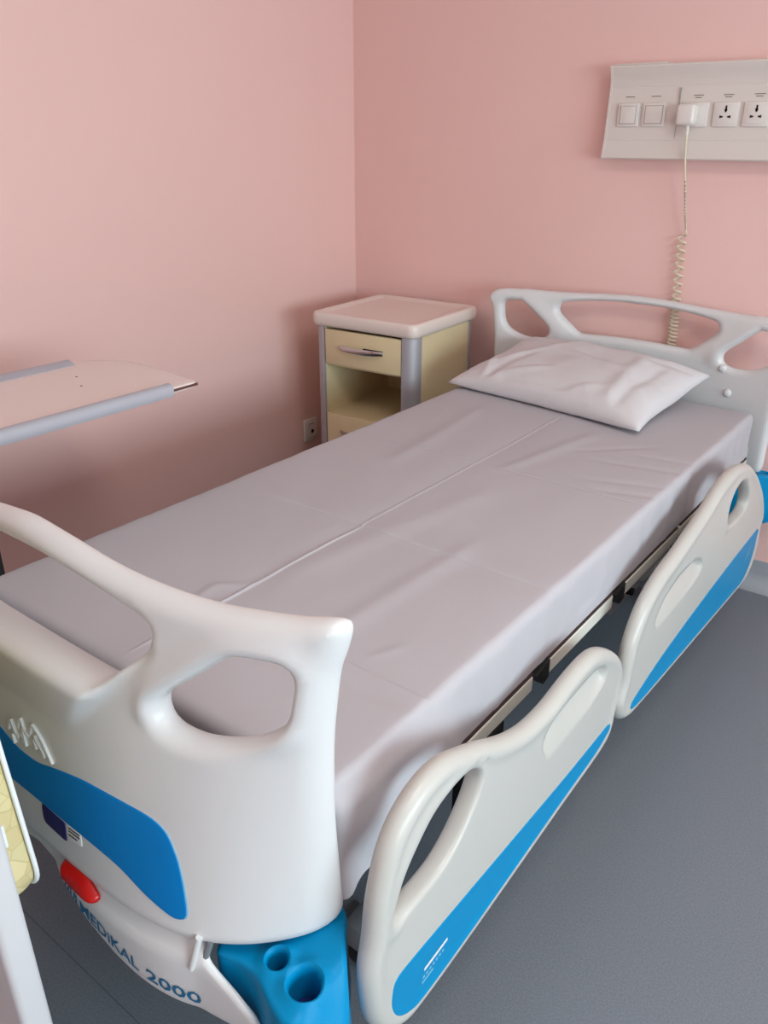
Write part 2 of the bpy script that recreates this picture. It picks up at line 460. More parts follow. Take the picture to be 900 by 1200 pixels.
def foot_bar(a, b, w, material, name, off=.003, parent=None, n=10, thick=.0015):
    a = np.array(a); b = np.array(b); t = (b-a)/np.linalg.norm(b-a); nn = np.array([-t[1], t[0]])*w/2
    k = max(2, n)
    L = [a+(b-a)*i/(k-1) for i in range(k)]
    top = np.array([p+nn for p in L]+[p-nn for p in L])
    fr = on_foot(top, off); bk = on_foot(top, off-thick-.001)
    V = np.vstack([fr, bk]); F = []
    for i in range(k-1):
        F += [(i, i+1, k+i+1, k+i), (2*k+i, 3*k+i, 3*k+i+1, 2*k+i+1), (i, 2*k+i, 2*k+i+1, i+1), (k+i, k+i+1, 3*k+i+1, 3*k+i)]
    F += [(0, k, 3*k, 2*k), (k-1, 3*k-1, 4*k-1, 2*k-1)]
    return raw(name, V, F, material, parent or footboard, False)
for i, (z, w) in enumerate(((.5385, .026), (.5335, .026), (.527, .020))):
    foot_bar((.101, z), (.101+w, z+.0008), .0018, 'dark', 'sticker_print', off=.0018, parent=footboard, n=3, thick=.0003)
# raised emblem: three nested arch strokes
def foot_curve(name, pts, w, material, off=.004, parent=None):
    P = resample_open(catmull_open(pts), .004)
    t = np.gradient(P, axis=0); t /= np.linalg.norm(t, axis=1)[:, None]; nn = np.stack([-t[:, 1], t[:, 0]], 1)*w/2
    k = len(P); top = np.vstack([P+nn, P-nn]); V = np.vstack([on_foot(top, off), on_foot(top, -.001)]); F = []
    for i in range(k-1):
        F += [(i, i+1, k+i+1, k+i), (2*k+i, 3*k+i, 3*k+i+1, 2*k+i+1), (i, 2*k+i, 2*k+i+1, i+1), (k+i, k+i+1, 3*k+i+1, 3*k+i)]
    F += [(0, k, 3*k, 2*k), (k-1, 3*k-1, 4*k-1, 2*k-1)]
    return raw(name, V, F, material, parent or footboard, False)
def catmull_open(pts, k=6):
    P = np.array(pts, float); P = np.vstack([2*P[0]-P[1], P, 2*P[-1]-P[-2]]); out = []
    for i in range(1, len(P)-2):
        a, b, c, d = P[i-1], P[i], P[i+1], P[i+2]
        for t in np.arange(k)/k:
            out.append(0.5*((2*b)+(-a+c)*t+(2*a-5*b+4*c-d)*t*t+(-a+3*b-3*c+d)*t**3))
    out.append(P[-2]); return np.array(out)
def resample_open(P, h):
    L = np.r_[0, np.cumsum(np.hypot(*np.diff(P, axis=0).T))]; n = max(3, int(L[-1]/h)+1); s = np.linspace(0, L[-1], n)
    return np.stack([np.interp(s, L, P[:, 0]), np.interp(s, L, P[:, 1])], 1)
for x0, hh in ((-.037, .654), (-.010, .668), (.022, .672)):
    w = .048 if x0 > 0 else .022
    foot_curve('emblem_stroke', [(x0-.006, hh-.018), (x0-.002, hh-.004), (x0+.002, hh), (x0+w*.5, hh-.014), (x0+w, hh-.042 if x0 > 0 else hh-.020)], .0035, 'white')
    if x0 > -.02: foot_curve('emblem_stroke', [(x0+.006, hh-.014), (x0+.008, hh-.020), (x0+.5*w, hh-.032), (x0+.62*w, hh-.04)], .0032, 'white')
    foot_curve('emblem_stroke', [(x0+.003, hh-.022), (x0+.006, hh-.030), (x0+.009, hh-.036)], .0032, 'white')
# lower fascia
fz = [(0,.449),(.05,.444),(.09,.418),(.132,.389),(.193,.366),(.247,.354),(.306,.346),(.36,.340),(.42,.337),(.438,.345),(.425,.375),(.395,.405)]
FA = fill(np.array(mirror([(0,.468),(.2,.468),(.335,.468),(.345,.455),(.352,.44)]+list(reversed(fz[1:]))+[(0,.449)])), [], h=.01, R=.006, eh=.007)
def fas_fn(V, d):
    x, z = V[:, 0], V[:, 1]
    k = half(d, .006, 1.0); tuck = np.clip((.459-z)/.12, 0, 1)
    ax = np.abs(x); y = SY(np.minimum(ax, .34), z)+np.maximum(0, ax-.34)*.22+.008-.010*sstep(.459-z, 0, .03)+.012*tuck**2+.006
    return np.stack([x, y-.006*k, z], 1), np.stack([x, y+.006*k, z], 1)
fascia = solid('lower_fascia', FA, fas_fn, 'plastic', bed)
def on_fas(P, off):
    fr, _ = fas_fn(np.asarray(P, float), np.full(len(P), 1.0)); fr[:, 1] -= off; return fr
def fas_text(s, x0, x1, zl0, zl1, size):
    V, F = text_mesh(s, 1.0)
    w = V[:, 0].max()-V[:, 0].min(); u = (V[:, 0]-V[:, 0].min())/w
    hgt = size*V[:, 1]
    P = np.stack([x0+u*(x1-x0), zl0+(zl1-zl0)*u+hgt], 1)
    Q = on_fas(P, .0012)
    return raw('lettering', Q, F, 'text', fascia, False)
fas_text('MEDiKAL', .122, .248, .402, .372, .030)
fas_text('2000', .262, .346, .368, .356, .030)
for i, x in enumerate((.084, .091, .098, .105, .111)):
    z0 = .426-(x-.084)*.55
    P = np.array([(x, z0), (x+.0035, z0), (x+.0035+(.003 if i % 2 else 0), z0+.015), (x+(.003 if i % 2 else 0), z0+.015)])
    raw('lettering', on_fas(P, .0012), [(0, 1, 2, 3)], 'text', fascia, False)
# red release grip under the panel edge
RG = fill(catmull([(.080,.468),(.082,.450),(.092,.438),(.112,.430),(.135,.429),(.152,.434),(.163,.444),(.163,.452),(.150,.462),(.135,.470),(.11,.472)], 3), [], h=.008, R=.012, eh=.005)
def red_fn(V, d):
    x, z = V[:, 0], V[:, 1]; k = half(d, .014, 1.0)
    ridge = np.exp(-((z-(.452-(x-.12)*.1))/.010)**2)*.006
    y = SY(x, z)+.004
    return np.stack([x, y-(.010+ridge)*k, z], 1), np.stack([x, y+.004*k, z], 1)
tag(solid('release_grip', RG, red_fn, 'red', bed), 'glossy red release grip')
# small tongue where the panel overlaps the bumper
bm = bmesh.new()
P = on_foot([(.345,.480),(.336,.424)], .003)
tube(bm, [tuple(P[0]), tuple((P[0]+P[1])/2), tuple(P[1])], [.005,.005,.004], 10)
obj('panel_tongue', bm, 'plastic', bed, autosmooth=50)
bm = bmesh.new()
P = on_foot([(.353,.468),(.346,.432)], -.006)
tube(bm, [tuple(P[0]), tuple(P[1])], .005, 8)
obj('gap_seal', bm, 'grey', bed, autosmooth=50)

# corner bumpers with holder holes
def circ(c, r, n=28): return np.array([(c[0]+r*math.cos(2*math.pi*i/n), c[1]+r*math.sin(2*math.pi*i/n)) for i in range(n)])
def bumper(sx, sy):
    plan = [(.352,-1.148),(.385,-1.142),(.42,-1.142),(.46,-1.158),(.50,-1.168),(.530,-1.158),(.545,-1.125),(.535,-1.09),(.510,-1.062),(.486,-1.036),(.468,-1.012),(.445,-1.0),(.41,-1.0),(.37,-1.05),(.345,-1.12)]
    plan = catmull(plan, 4)
    holes = [circ((.430,-1.111), .0135), circ((.482,-1.114), .0215)]
    F = fill(plan, holes, h=.008, R=.008, eh=.0045)
    def top(V):
        x, y = V[:, 0], V[:, 1]
        z = .462-.020*sstep(-y, 1.03, 1.12)-.05*sstep(x, .50, .55)
        for c, r in (((.430,-1.111), .0135), ((.482,-1.114), .0215)):
            dd = np.hypot(x-c[0], y-c[1]); z = z+.007*np.exp(-((dd-r-.004)/.007)**2)
        # vertical cylinder of the big holder running down the front
        return z
    def fn(V, d):
        k = half(d, .008, 1.0)
        z = top(V)
        return np.stack([V[:, 0], V[:, 1], z-.008*(1-k)], 1), np.stack([V[:, 0], V[:, 1], z-.008], 1)
    V, T, d, polys = F
    fr, _ = fn(V, d)
    verts = list(map(tuple, fr)); faces = [tuple(t) for t in T]
    # skirts
    for pi, poly in enumerate(polys):
        idx = []
        for q in poly:
            idx.append(int(np.argmin(((V-q)**2).sum(1))))
        n = len(idx)
        if pi == 0:
            rows = [(0.0, .38), (.004, .34), (.004, .30), (-.012, .285)]
            cx, cy = polys[0].mean(0)
            prev = idx
            for off, zz in rows:
                cur = []
                for j in range(n):
                    q = poly[j]; v = q-np.array((cx, cy)); v = v/np.linalg.norm(v)
                    cur.append(len(verts)); verts.append((q[0]+v[0]*off, q[1]+v[1]*off, zz))
                for j in range(n): faces.append((prev[j], prev[(j+1) % n], cur[(j+1) % n], cur[j]))
                prev = cur
            faces.append(tuple(prev))
        else:
            cur = [];
            for j in range(n):
                cur.append(len(verts)); verts.append((poly[j][0], poly[j][1], .385))
            for j in range(n): faces.append((idx[j], idx[(j+1) % n], cur[(j+1) % n], cur[j]))
            faces.append(tuple(cur))
    VV = np.array(verts)
    if sy > 0:
        VV[:, 1] = 1.0+(-VV[:, 1]-1.0)*.85
    VV[:, 0] *= sx
    o = raw('corner_bumper', VV, faces, 'blue', bed, True)
    try: o.data.set_sharp_from_angle(angle=math.radians(45))
    except Exception: pass
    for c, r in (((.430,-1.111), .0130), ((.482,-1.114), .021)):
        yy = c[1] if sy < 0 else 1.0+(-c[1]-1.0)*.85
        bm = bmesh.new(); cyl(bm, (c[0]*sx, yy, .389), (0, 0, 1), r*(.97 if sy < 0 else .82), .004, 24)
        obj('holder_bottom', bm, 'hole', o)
    return o
for sx in (1, -1):
    bumper(sx, -1); bumper(sx, 1)

# headboard: same outline, inner face towards the mattress
HY = lambda x, z: (1.088-.070*(np.abs(x)/.5)**2.2)
def hmap(P):
    P = np.array(P, float); z = P[:, 1]
    return np.stack([P[:, 0]*1.055-.010, np.where(z > .9, .9+(z-.9)*(.80-.18*np.clip(1-np.abs(P[:, 0])/.4, 0, 1)), z)+.004*(np.abs(P[:, 0]) < .4)*(z > .9)], 1)
hh_ = [p for p in half_out if p not in ((.485,.963),(.500,.960),(.504,.948),(.498,.92),(.45,.958))]
i_ = hh_.index((.40,.955))+1
hh_ = hh_[:i_]+[(.44,.955),(.47,.950),(.489,.938),(.499,.918),(.499,.90)]+hh_[i_:]
head_outer = np.array(mirror(hh_+low))
HB = fill(hmap(catmull(head_outer, 3)), [hmap(hole_c), hmap(hole_r), hmap(hole_l)], h=.010, R=.02, eh=.008)
def head_fn(V, d):
    x, z = V[:, 0], V[:, 1]+.003
    ht = half(d, .02, 1.0); b = bulge(V)*.6
    yc = HY(x, z)+.020
    return np.stack([x, yc-(.020+b)*ht, z], 1), np.stack([x, yc+.020*ht, z], 1)
headboard = solid('headboard', HB, head_fn, 'plastic', bed)
boxo('lower_fascia', (-.42, .42, 1.10, 1.13, .345, .468), 'plastic', bed, bevel=.01)
# white button caps on the inner face of the headboard
for x, z in ((.305, .775), (.335, .70)):
    bm = bmesh.new(); y = float(HY(np.array([x]), 0)[0])
    bmesh.ops.create_uvsphere(bm, u_segments=16, v_segments=10, radius=.013, matrix=Matrix.Translation((x, y, z)) @ Matrix.Diagonal((1, .6, 1, 1)))
    obj('cap', bm, 'plastic', headboard, smooth=True)

# side rails
def rail(name, xmid, outer, hole, recess, band, thick=.016, inner_shift=0):
    outer = catmull(outer, 4); hole = catmull(hole, 4)
    rec = resample(catmull(recess, 4), .006)
    rin = []
    t = np.roll(rec, -1, 0)-np.roll(rec, 1, 0); t /= np.linalg.norm(t, axis=1)[:, None]
    nn = np.stack([-t[:, 1], t[:, 0]], 1)
    for s in (1, -1):
        q = rec+s*nn*.004
        if inside([rec], q[:1])[0]: feats = [q, rec+s*nn*.010, rec-s*nn*.001]
    feats = [f[(sdf([outer, hole], f) > .02)] for f in feats]
    F = fill(outer, [hole], h=.0075, R=.019, eh=.0055, feats=feats)
    zlo, zhi = rec[:, 1].min(), rec[:, 1].max()
    def rec_depth(V):
        dr = sdf([rec], V)
        w = np.clip((V[:, 1]-zlo)/(zhi-.010-zlo), 0, 1)**1.2
        return .029*sstep(dr, -.001, .006)*w
    def crown(V, d):   # gentle raised tube along the upper edge
        return .004*np.exp(-((d-.016)/.014)**2)
    hole_ = F[3][1]; hz = hole_[:, 1].mean(); hy = hole_[:, 0].mean()
    def rim(V):
        dh = dist([hole_], V); do = dist([F[3][0]], V)
        t_ = (V[:, 1]-hz)-(V[:, 0]-hy)*.9
        w = (1-sstep(t_, -.02, .03))*(dh < do)
        return .019-.0135*w
    def surf(V, d):
        return xmid+thick*half(d, rim(V), 1.0)+crown(V, d)*(d > 0)*sstep(rim(V), .0055, .019)-rec_depth(V)
    def fn(V, d):
        k = half(d, rim(V), 1.0)
        return np.stack([surf(V, d), V[:, 0], V[:, 1]], 1), np.stack([xmid-thick*k, V[:, 0], V[:, 1]], 1)
    o = solid(name, F, fn, 'rail', bed)
    bb = catmull(band, 3); bc = bb.mean(0); dd_ = sdf([outer, hole], bb)
    lowm = bb[:, 1] < bc[1]+(.0)
    bb = np.array([(y_, z_+max(0, .023-q_)*.9 if z_ < .30 else z_) for (y_, z_), q_ in zip(bb, dd_)])
    B = fill(bb, [], h=.012, R=.003, eh=.007)
    def bfn(V, d):
        k = half(d, .003, 1.0); dd = sdf(F[3], V)
        base = surf(V, np.clip(dd, 1e-4, None))
        return np.stack([base+.0012*k, V[:, 0], V[:, 1]], 1), np.stack([base-.003*k, V[:, 0], V[:, 1]], 1)
    solid('blue_stripe', B, bfn, 'blue', o)
    return o, surf, F[3]
r1o = [(-1.049,.363),(-1.054,.43),(-1.053,.487),(-1.044,.557),(-1.021,.626),(-.985,.665),(-.935,.685),(-.885,.683),(-.83,.665),(-.778,.641),(-.73,.615),(-.68,.592),(-.62,.574),(-.548,.570),(-.48,.579),(-.417,.583),(-.365,.577),(-.32,.557),(-.265,.520),(-.222,.475),(-.203,.425),(-.207,.38),(-.218,.345),(-.222,.315),(-.240,.287),(-.297,.271),(-.45,.262),(-.62,.250),(-.80,.238),(-.925,.234),(-.975,.243),(-1.015,.275),(-1.038,.315)]
r1h = [(-.984,.474),(-.976,.505),(-.955,.545),(-.907,.588),(-.87,.601),(-.835,.604),(-.800,.598),(-.778,.586),(-.768,.566),(-.776,.540),(-.80,.510),(-.83,.485),(-.865,.468),(-.90,.463),(-.945,.463),(-.972,.463)]
r1r = [(-.552,.470),(-.546,.495),(-.520,.512),(-.45,.517),(-.36,.516),(-.318,.508),(-.285,.482),(-.290,.455),(-.34,.438),(-.43,.428),(-.52,.430)]
r1b = [(-.996,.340),(-.989,.357),(-.965,.362),(-.85,.355),(-.747,.348),(-.60,.338),(-.466,.329),(-.33,.323),(-.24,.320),(-.234,.310),(-.243,.298),(-.30,.284),(-.45,.275),(-.62,.262),(-.80,.249),(-.915,.245),(-.955,.253),(-.985,.278),(-.998,.31)]
def onface(P, k): return [(-1.595+(y+1.595)*k, 1.435-(1.435-z)*k) for y, z in P]   # outlines read on the outer face
r1h, r1r, r1b = onface(r1h, .980), onface(r1r, .978), onface(r1b, .990)
r1o = [(y+(.010 if y < -.85 and z > .45 else 0), z-(.004 if z > .5 else 0)) for y, z in r1o]
rail1, s1, p1 = rail('side_rail', .525, r1o, r1h, r1r, r1b)
r2o = [(-.190,.335),(-.195,.38),(-.190,.43),(-.178,.48),(-.135,.545),(-.08,.577),(-.02,.594),(.06,.606),(.13,.616),(.21,.632),(.28,.650),(.35,.672),(.44,.683),(.53,.672),(.62,.645),(.71,.596),(.79,.540),(.86,.476),(.92,.41),(.945,.365),(.935,.34),(.945,.30),(.95,.24),(.92,.19),(.87,.168),(.79,.168),(.70,.176),(.55,.190),(.35,.209),(.15,.228),(-.05,.248),(-.13,.262),(-.17,.29)]
r2h = [(.530,.498),(.512,.525),(.510,.556),(.528,.580),(.57,.591),(.62,.585),(.67,.562),(.71,.525),(.728,.492),(.722,.474),(.695,.466),(.63,.466),(.57,.474)]
r2r = [(.004,.440),(.012,.466),(.045,.490),(.12,.506),(.20,.506),(.27,.495),(.320,.466),(.325,.444),(.29,.430),(.20,.420),(.09,.415),(.03,.420)]
r2b = [(-.105,.275),(-.095,.288),(-.03,.300),(.08,.314),(.25,.324),(.45,.331),(.65,.334),(.85,.334),(.918,.330),(.926,.300),(.930,.25),(.905,.205),(.86,.184),(.78,.182),(.65,.194),(.45,.212),(.25,.228),(.05,.244),(-.06,.254)]
r2h, r2r, r2b = onface(r2h, .976), onface(r2r, .978), onface(r2b, .992)
r2o = [(y+(.020 if y < .1 and z > .36 else 0), z-(.007 if z > .5 else 0)) for y, z in r2o]
rail2, s2, p2 = rail('side_rail', .523, r2o, r2h, r2r, r2b)
# faint printed marks on the stripe of the foot rail
def rail_print(y0, z0, dy, dz, w, material, parent, surf, polys, n=6):
    a = np.array((y0, z0)); b = a+np.array((dy, dz)); t = (b-a)/np.linalg.norm(b-a); nn = np.array((-t[1], t[0]))*w/2
    P = np.array([a+nn, b+nn, b-nn, a-nn]); d = np.clip(sdf(polys, P), 1e-4, None)
    X = surf(P, d)+.0016
    raw('stripe_print', np.stack([X, P[:, 0], P[:, 1]], 1), [(0, 1, 2, 3)], material, parent, False)
rail_print(-.925, .315, .062, .003, .007, 'white', rail1, s1, p1)
for k in range(7): rail_print(-.928+k*.0085, .300+k*.0006, .005, .0003, .006, 'faint', rail1, s1, p1)
rail_print(-.930, .290, .03, .001, .005, 'faint', rail1, s1, p1)
for k in range(4): rail_print(.80+k*.012, .262+k*.004, .006, .03, .004, 'faint', rail2, s2, p2)

# mattress platform
for y0, y1 in ((-.985, -.440), (-.380, -.066), (-.010, .352), (.372, .985)):
    d_ = boxo('deck_section', (-.449, .449, y0, y1, .487, .522), 'steel', bed, bevel=.003, seg=1)
    boxo('gap_shade', (-.4475, .4475, y0+.002, y1-.002, .5225, .5275), 'brown', d_)  # dark strip standing in for the shaded slot under the sheet
for y in (-.415, -.042):
    for s in (1, -1):
        bm = bmesh.new()
        vs = [(s*.453, y-.022, .520), (s*.453, y+.034, .5280), (s*.453, y+.034, .487), (s*.453, y+.012, .482), (s*.38, y-.022, .520), (s*.38, y+.034, .5280), (s*.38, y+.034, .487), (s*.38, y+.012, .482)]
        v = [bm.verts.new(p) for p in vs]
        for f in ((0,1,2,3),(7,6,5,4),(0,4,5,1),(1,5,6,2),(2,6,7,3),(3,7,4,0)): bm.faces.new([v[i] for i in f])
        obj('joint_cap', bm, 'black', bed)
for s in (1, -1):
    boxo('rail_bracket', (min(s*.40, s*.45), max(s*.40, s*.45), -.635, -.545, .13, .486), 'black', bed, bevel=.004)
    boxo('rail_bracket', (min(s*.40, s*.45), max(s*.40, s*.45), .365, .415, .33, .486), 'black', bed, bevel=.004)
    boxo('frame_tube', (min(s*.19, s*.24), max(s*.19, s*.24), -1.05, 1.05, .415, .465), 'steel', bed, bevel=.006)
    for k in range(4): boxo('bracket_rib', (min(s*.448, s*.456), max(s*.448, s*.456), -.628+k*.022, -.618+k*.022, .14, .44), 'darksteel', bed)
    for y in (-.59, .39):
        tubeo('rail_arm', [(s*.42, y, .34), (s*.46, y, .33), (s*.505, y, .32)], .011, 'steel', bed)
boxo('end_beam', (-.40, .40, -1.075, -1.03, .40, .47), 'steel', bed, bevel=.006)
boxo('end_beam', (-.40, .40, 1.03, 1.075, .40, .47), 'steel', bed, bevel=.006)
for y in (-.2, .42):
    boxo('cross_beam', (-.34, .34, y-.025, y+.025, .41, .46), 'steel', bed, bevel=.005)
# actuator, bellows lift column and chassis
act = tubeo('actuator', [(.30, -.05, .40), (.34, .10, .425), (.36, .28, .44)], .026, 'steel', bed, 14)
bm = bmesh.new(); cyl(bm, (.428, .10, .447), (1, 0, 0), .011, .02, 6); obj('bolt', bm, 'black', bed)
boxo('mount_plate', (.395, .418, .03, .21, .405, .484), 'trim', bed, bevel=.004)
tubeo('motor_hose', [(.39, .17, .43), (.415, .23, .435), (.425, .29, .445), (.42, .345, .44)], .017, 'plastic', bed)
tubeo('guard_loop', [(.40, .20, .475), (.43, .27, .465), (.435, .33, .472), (.40, .36, .48)], .008, 'steel', bed)
for y in (-.50, .50):
    n = 14; pts = []; rr = []
    for i in range(n*2+1):
        pts.append((.10, y, .13+.29*i/(n*2))); rr.append(.085 if i % 2 else .070)
    tubeo('lift_bellows', pts, rr, 'black', bed, 20)
boxo('chassis', (-.13, .13, -.85, .85, .075, .130), 'darksteel', bed, bevel=.012)
for sx in (1, -1):
    for sy in (1, -1):
        c = bmesh.new()
        box(c, sx*.33-.03, sx*.33+.03, sy*.80-.03, sy*.80+.03, .075, .135, bevel=.006)
        box(c, min(sx*.12, sx*.33), max(sx*.12, sx*.33), sy*.80-.025, sy*.80+.025, .08, .125)
        k = obj('caster', c, 'grey', bed, autosmooth=40)
        w = bmesh.new(); cyl(w, (sx*.33, sy*.80+.03, .06), (1, 0, 0), .06, .035, 28); obj('wheel', w, 'black', k, autosmooth=40)

# ================================================================== MATTRESS
def mattress():
    x0, x1, y0, y1, z0, z1 = -.443, .443, -1.012, 1.002, .5285, .669
    r = .021; h = .0085
    nx, ny, nz = int((x1-x0)/h), int((y1-y0)/h), int((z1-z0)/h)
    xs, ys, zs = np.linspace(x0, x1, nx+1), np.linspace(y0, y1, ny+1), np.linspace(z0, z1, nz+1)
    def refine(a, cs, w=.012, st=.002):
        for c in cs:
            a = np.r_[a[np.abs(a-c) > w], np.arange(c-w, c+w+1e-9, st)]
        return np.sort(a)
    xs = refine(xs, (-.022,)); ys = refine(ys, (-.372, -.772, .110)); nx, ny = len(xs)-1, len(ys)-1
    idx = {}; verts = []; faces = []
    def vid(i, j, k):
        key = (i, j, k)
        if key not in idx: idx[key] = len(verts); verts.append((xs[i], ys[j], zs[k]))
        return idx[key]
    for i in range(nx):
        for j in range(ny):
            faces.append((vid(i,j,nz), vid(i+1,j,nz), vid(i+1,j+1,nz), vid(i,j+1,nz)))
    for i in range(nx):
        for k in range(nz):
            for j in (0, ny): faces.append((vid(i,j,k), vid(i+1,j,k), vid(i+1,j,k+1), vid(i,j,k+1)))
    for j in range(ny):
        for k in range(nz):
            for i in (0, nx): faces.append((vid(i,j,k), vid(i,j+1,k), vid(i,j+1,k+1), vid(i,j,k+1)))
    V = np.array(verts)
    lo = np.array((x0+r, y0+r, -9)); hi = np.array((x1-r, y1-r, z1-r))
    C = np.clip(V, lo, hi); D = V-C; L = np.linalg.norm(D, axis=1)
    N = np.where(L[:, None] > 1e-9, D/np.maximum(L, 1e-9)[:, None], 0)
    W = np.where(L[:, None] > 1e-9, C+N*r, V)
    top = np.clip(N[:, 2], 0, 1); sidew = np.clip(1-np.abs(N[:, 2]), 0, 1)
    x, y, z = W.T
    # soft undulation of the sheet
    und = np.array([noise.noise((a*3.1, b*2.3, 1.7)) for a, b in zip(x, y)])
    und2 = np.array([noise.noise((a*9+b*5, b*6-a*4, 5.2)) for a, b in zip(x, y)])
    dz = .0028*und+.0012*und2
    def crease(ax, ay, bx, by, w, amp, e=.05):
        dx, dy = bx-ax, by-ay; Ln = math.hypot(dx, dy); ux, uy = dx/Ln, dy/Ln
        s = (x-ax)*ux+(y-ay)*uy; n = (x-ax)*(-uy)+(y-ay)*ux
        m = sstep(s, -e, e)*(1-sstep(s, Ln-e, Ln+e))
        return amp*np.exp(-(n/w)**2)*m
    def fold(t, w, amp):      # sharp pressed fold: one narrow ridge with a shallow step beside it
        return amp*np.exp(-(t/w)**2)
    def win(t, a, b, e=.06): return sstep(t, a-e, a+e)*(1-sstep(t, b-e, b+e))
    wob = .0015*np.array([noise.noise((b*7, 0, 0)) for b in y])
    dz = dz+fold(x+.022+wob, .0030, .0030)*win(y, -.95, -.40)+fold(x+.022+wob, .0032, .0011)*win(y, -.40, .62)
    dz = dz-.0016*np.exp(-((x+.022)/.03)**2)*win(y, -.9, .6)
    dz = dz-fold(y+.372, .0030, .0022)*win(x, -.2, .42)+.0018*np.tanh((y+.372)/.006)*np.exp(-((y+.372)/.05)**2)*win(x, -.3, .44)
    dz = dz-fold(y+.772-.03*(x-.2)*0, .0045, .0026)*win(x, .10, .46)-.0020*np.tanh((y+.772)/.006)*np.exp(-((y+.772)/.05)**2)*win(x, .0, .46)
    dz = dz-fold(y-.110, .0040, .0012)*win(x, -.4, .42)
    dz = dz+crease(.10, -.86, .43, -.80, .018, -.0030)
    dz = dz+crease(.30, .13, .43, .17, .012, -.0030)+crease(.26, .18, .43, .24, .011, -.0026)+crease(.22, .32, .43, .36, .012, -.0026)
    dz = dz+crease(.06, .12, .13, .50, .020, .0032)+crease(-.20, .0, -.25, .50, .026, .0034)+crease(.0, -.62, .10, -.05, .034, .0026)
    dz = dz+crease(.20, -.78, .22, -.30, .022, .0032)+crease(.30, -.74, .325, -.69, .007, .0022, e=.02)
    dz = dz+crease(.15, .36, .30, .50, .012, -.002)+crease(.30, .42, .44, .44, .012, -.0025)
    dz = dz+crease(-.075, -.74, -.022, -.70, .008, .0028, e=.015)+crease(-.075, -.74, -.07, -.79, .008, .0028, e=.015)
    # shallow sag where the sheet is pulled towards the foot end
    dz = dz*(np.clip(top, 0, 1))
    W[:, 2] += dz
    # seam welt along the top edge on the rail side
    seam = np.exp(-((np.arctan2(N[:, 2], np.abs(N[:, 0])+1e-6)-.95)/.16)**2)*(np.abs(N[:, 0]) > .05)
    sag = .0035*np.clip(np.array([noise.noise((b*14, 2.2, 0)) for b in y])+.35, 0, 1)
    W += N*(seam*(.0022+sag*.6))[:, None]
    # vertical drape ripples on the sides
    rip = np.array([noise.noise((b*22, c*5+b*3, 3.3)) for b, c in zip(y, z)])
    rip2 = np.array([noise.noise((b*60+c*25, c*9, 7.3)) for b, c in zip(y, z)])
    W += N*(sidew*(.0035*rip+.0012*rip2))[:, None]*(L > 0)[:, None]
    # loose corner of the sheet at the foot, hanging lower
    on_side = (np.abs(N[:, 2]) < .9) & (N[:, 0] > .3)
    foot = (1-sstep(y, -.95, -.64))*on_side*np.clip((.655-z)/.12, 0, 1)
    out = sstep(foot, 0, .18)
    W[:, 2] -= np.maximum(0, foot-.18)**1.2*.058
    W[:, 0] += out*.011+foot*(.006+.006*np.sin(y*38+z*20)+.004*np.sin(y*34+z*46+1))
    W[:, 0] = np.where((N[:, 0] > .3) & (z < .56), np.maximum(W[:, 0], .4440), W[:, 0])
    return W, faces
Vm, Fm = mattress()
mt = raw('mattress', Vm, Fm, 'sheet', None, True)
tag(mt, 'long mattress in a creased white fitted sheet on the hospital bed', 'mattress')

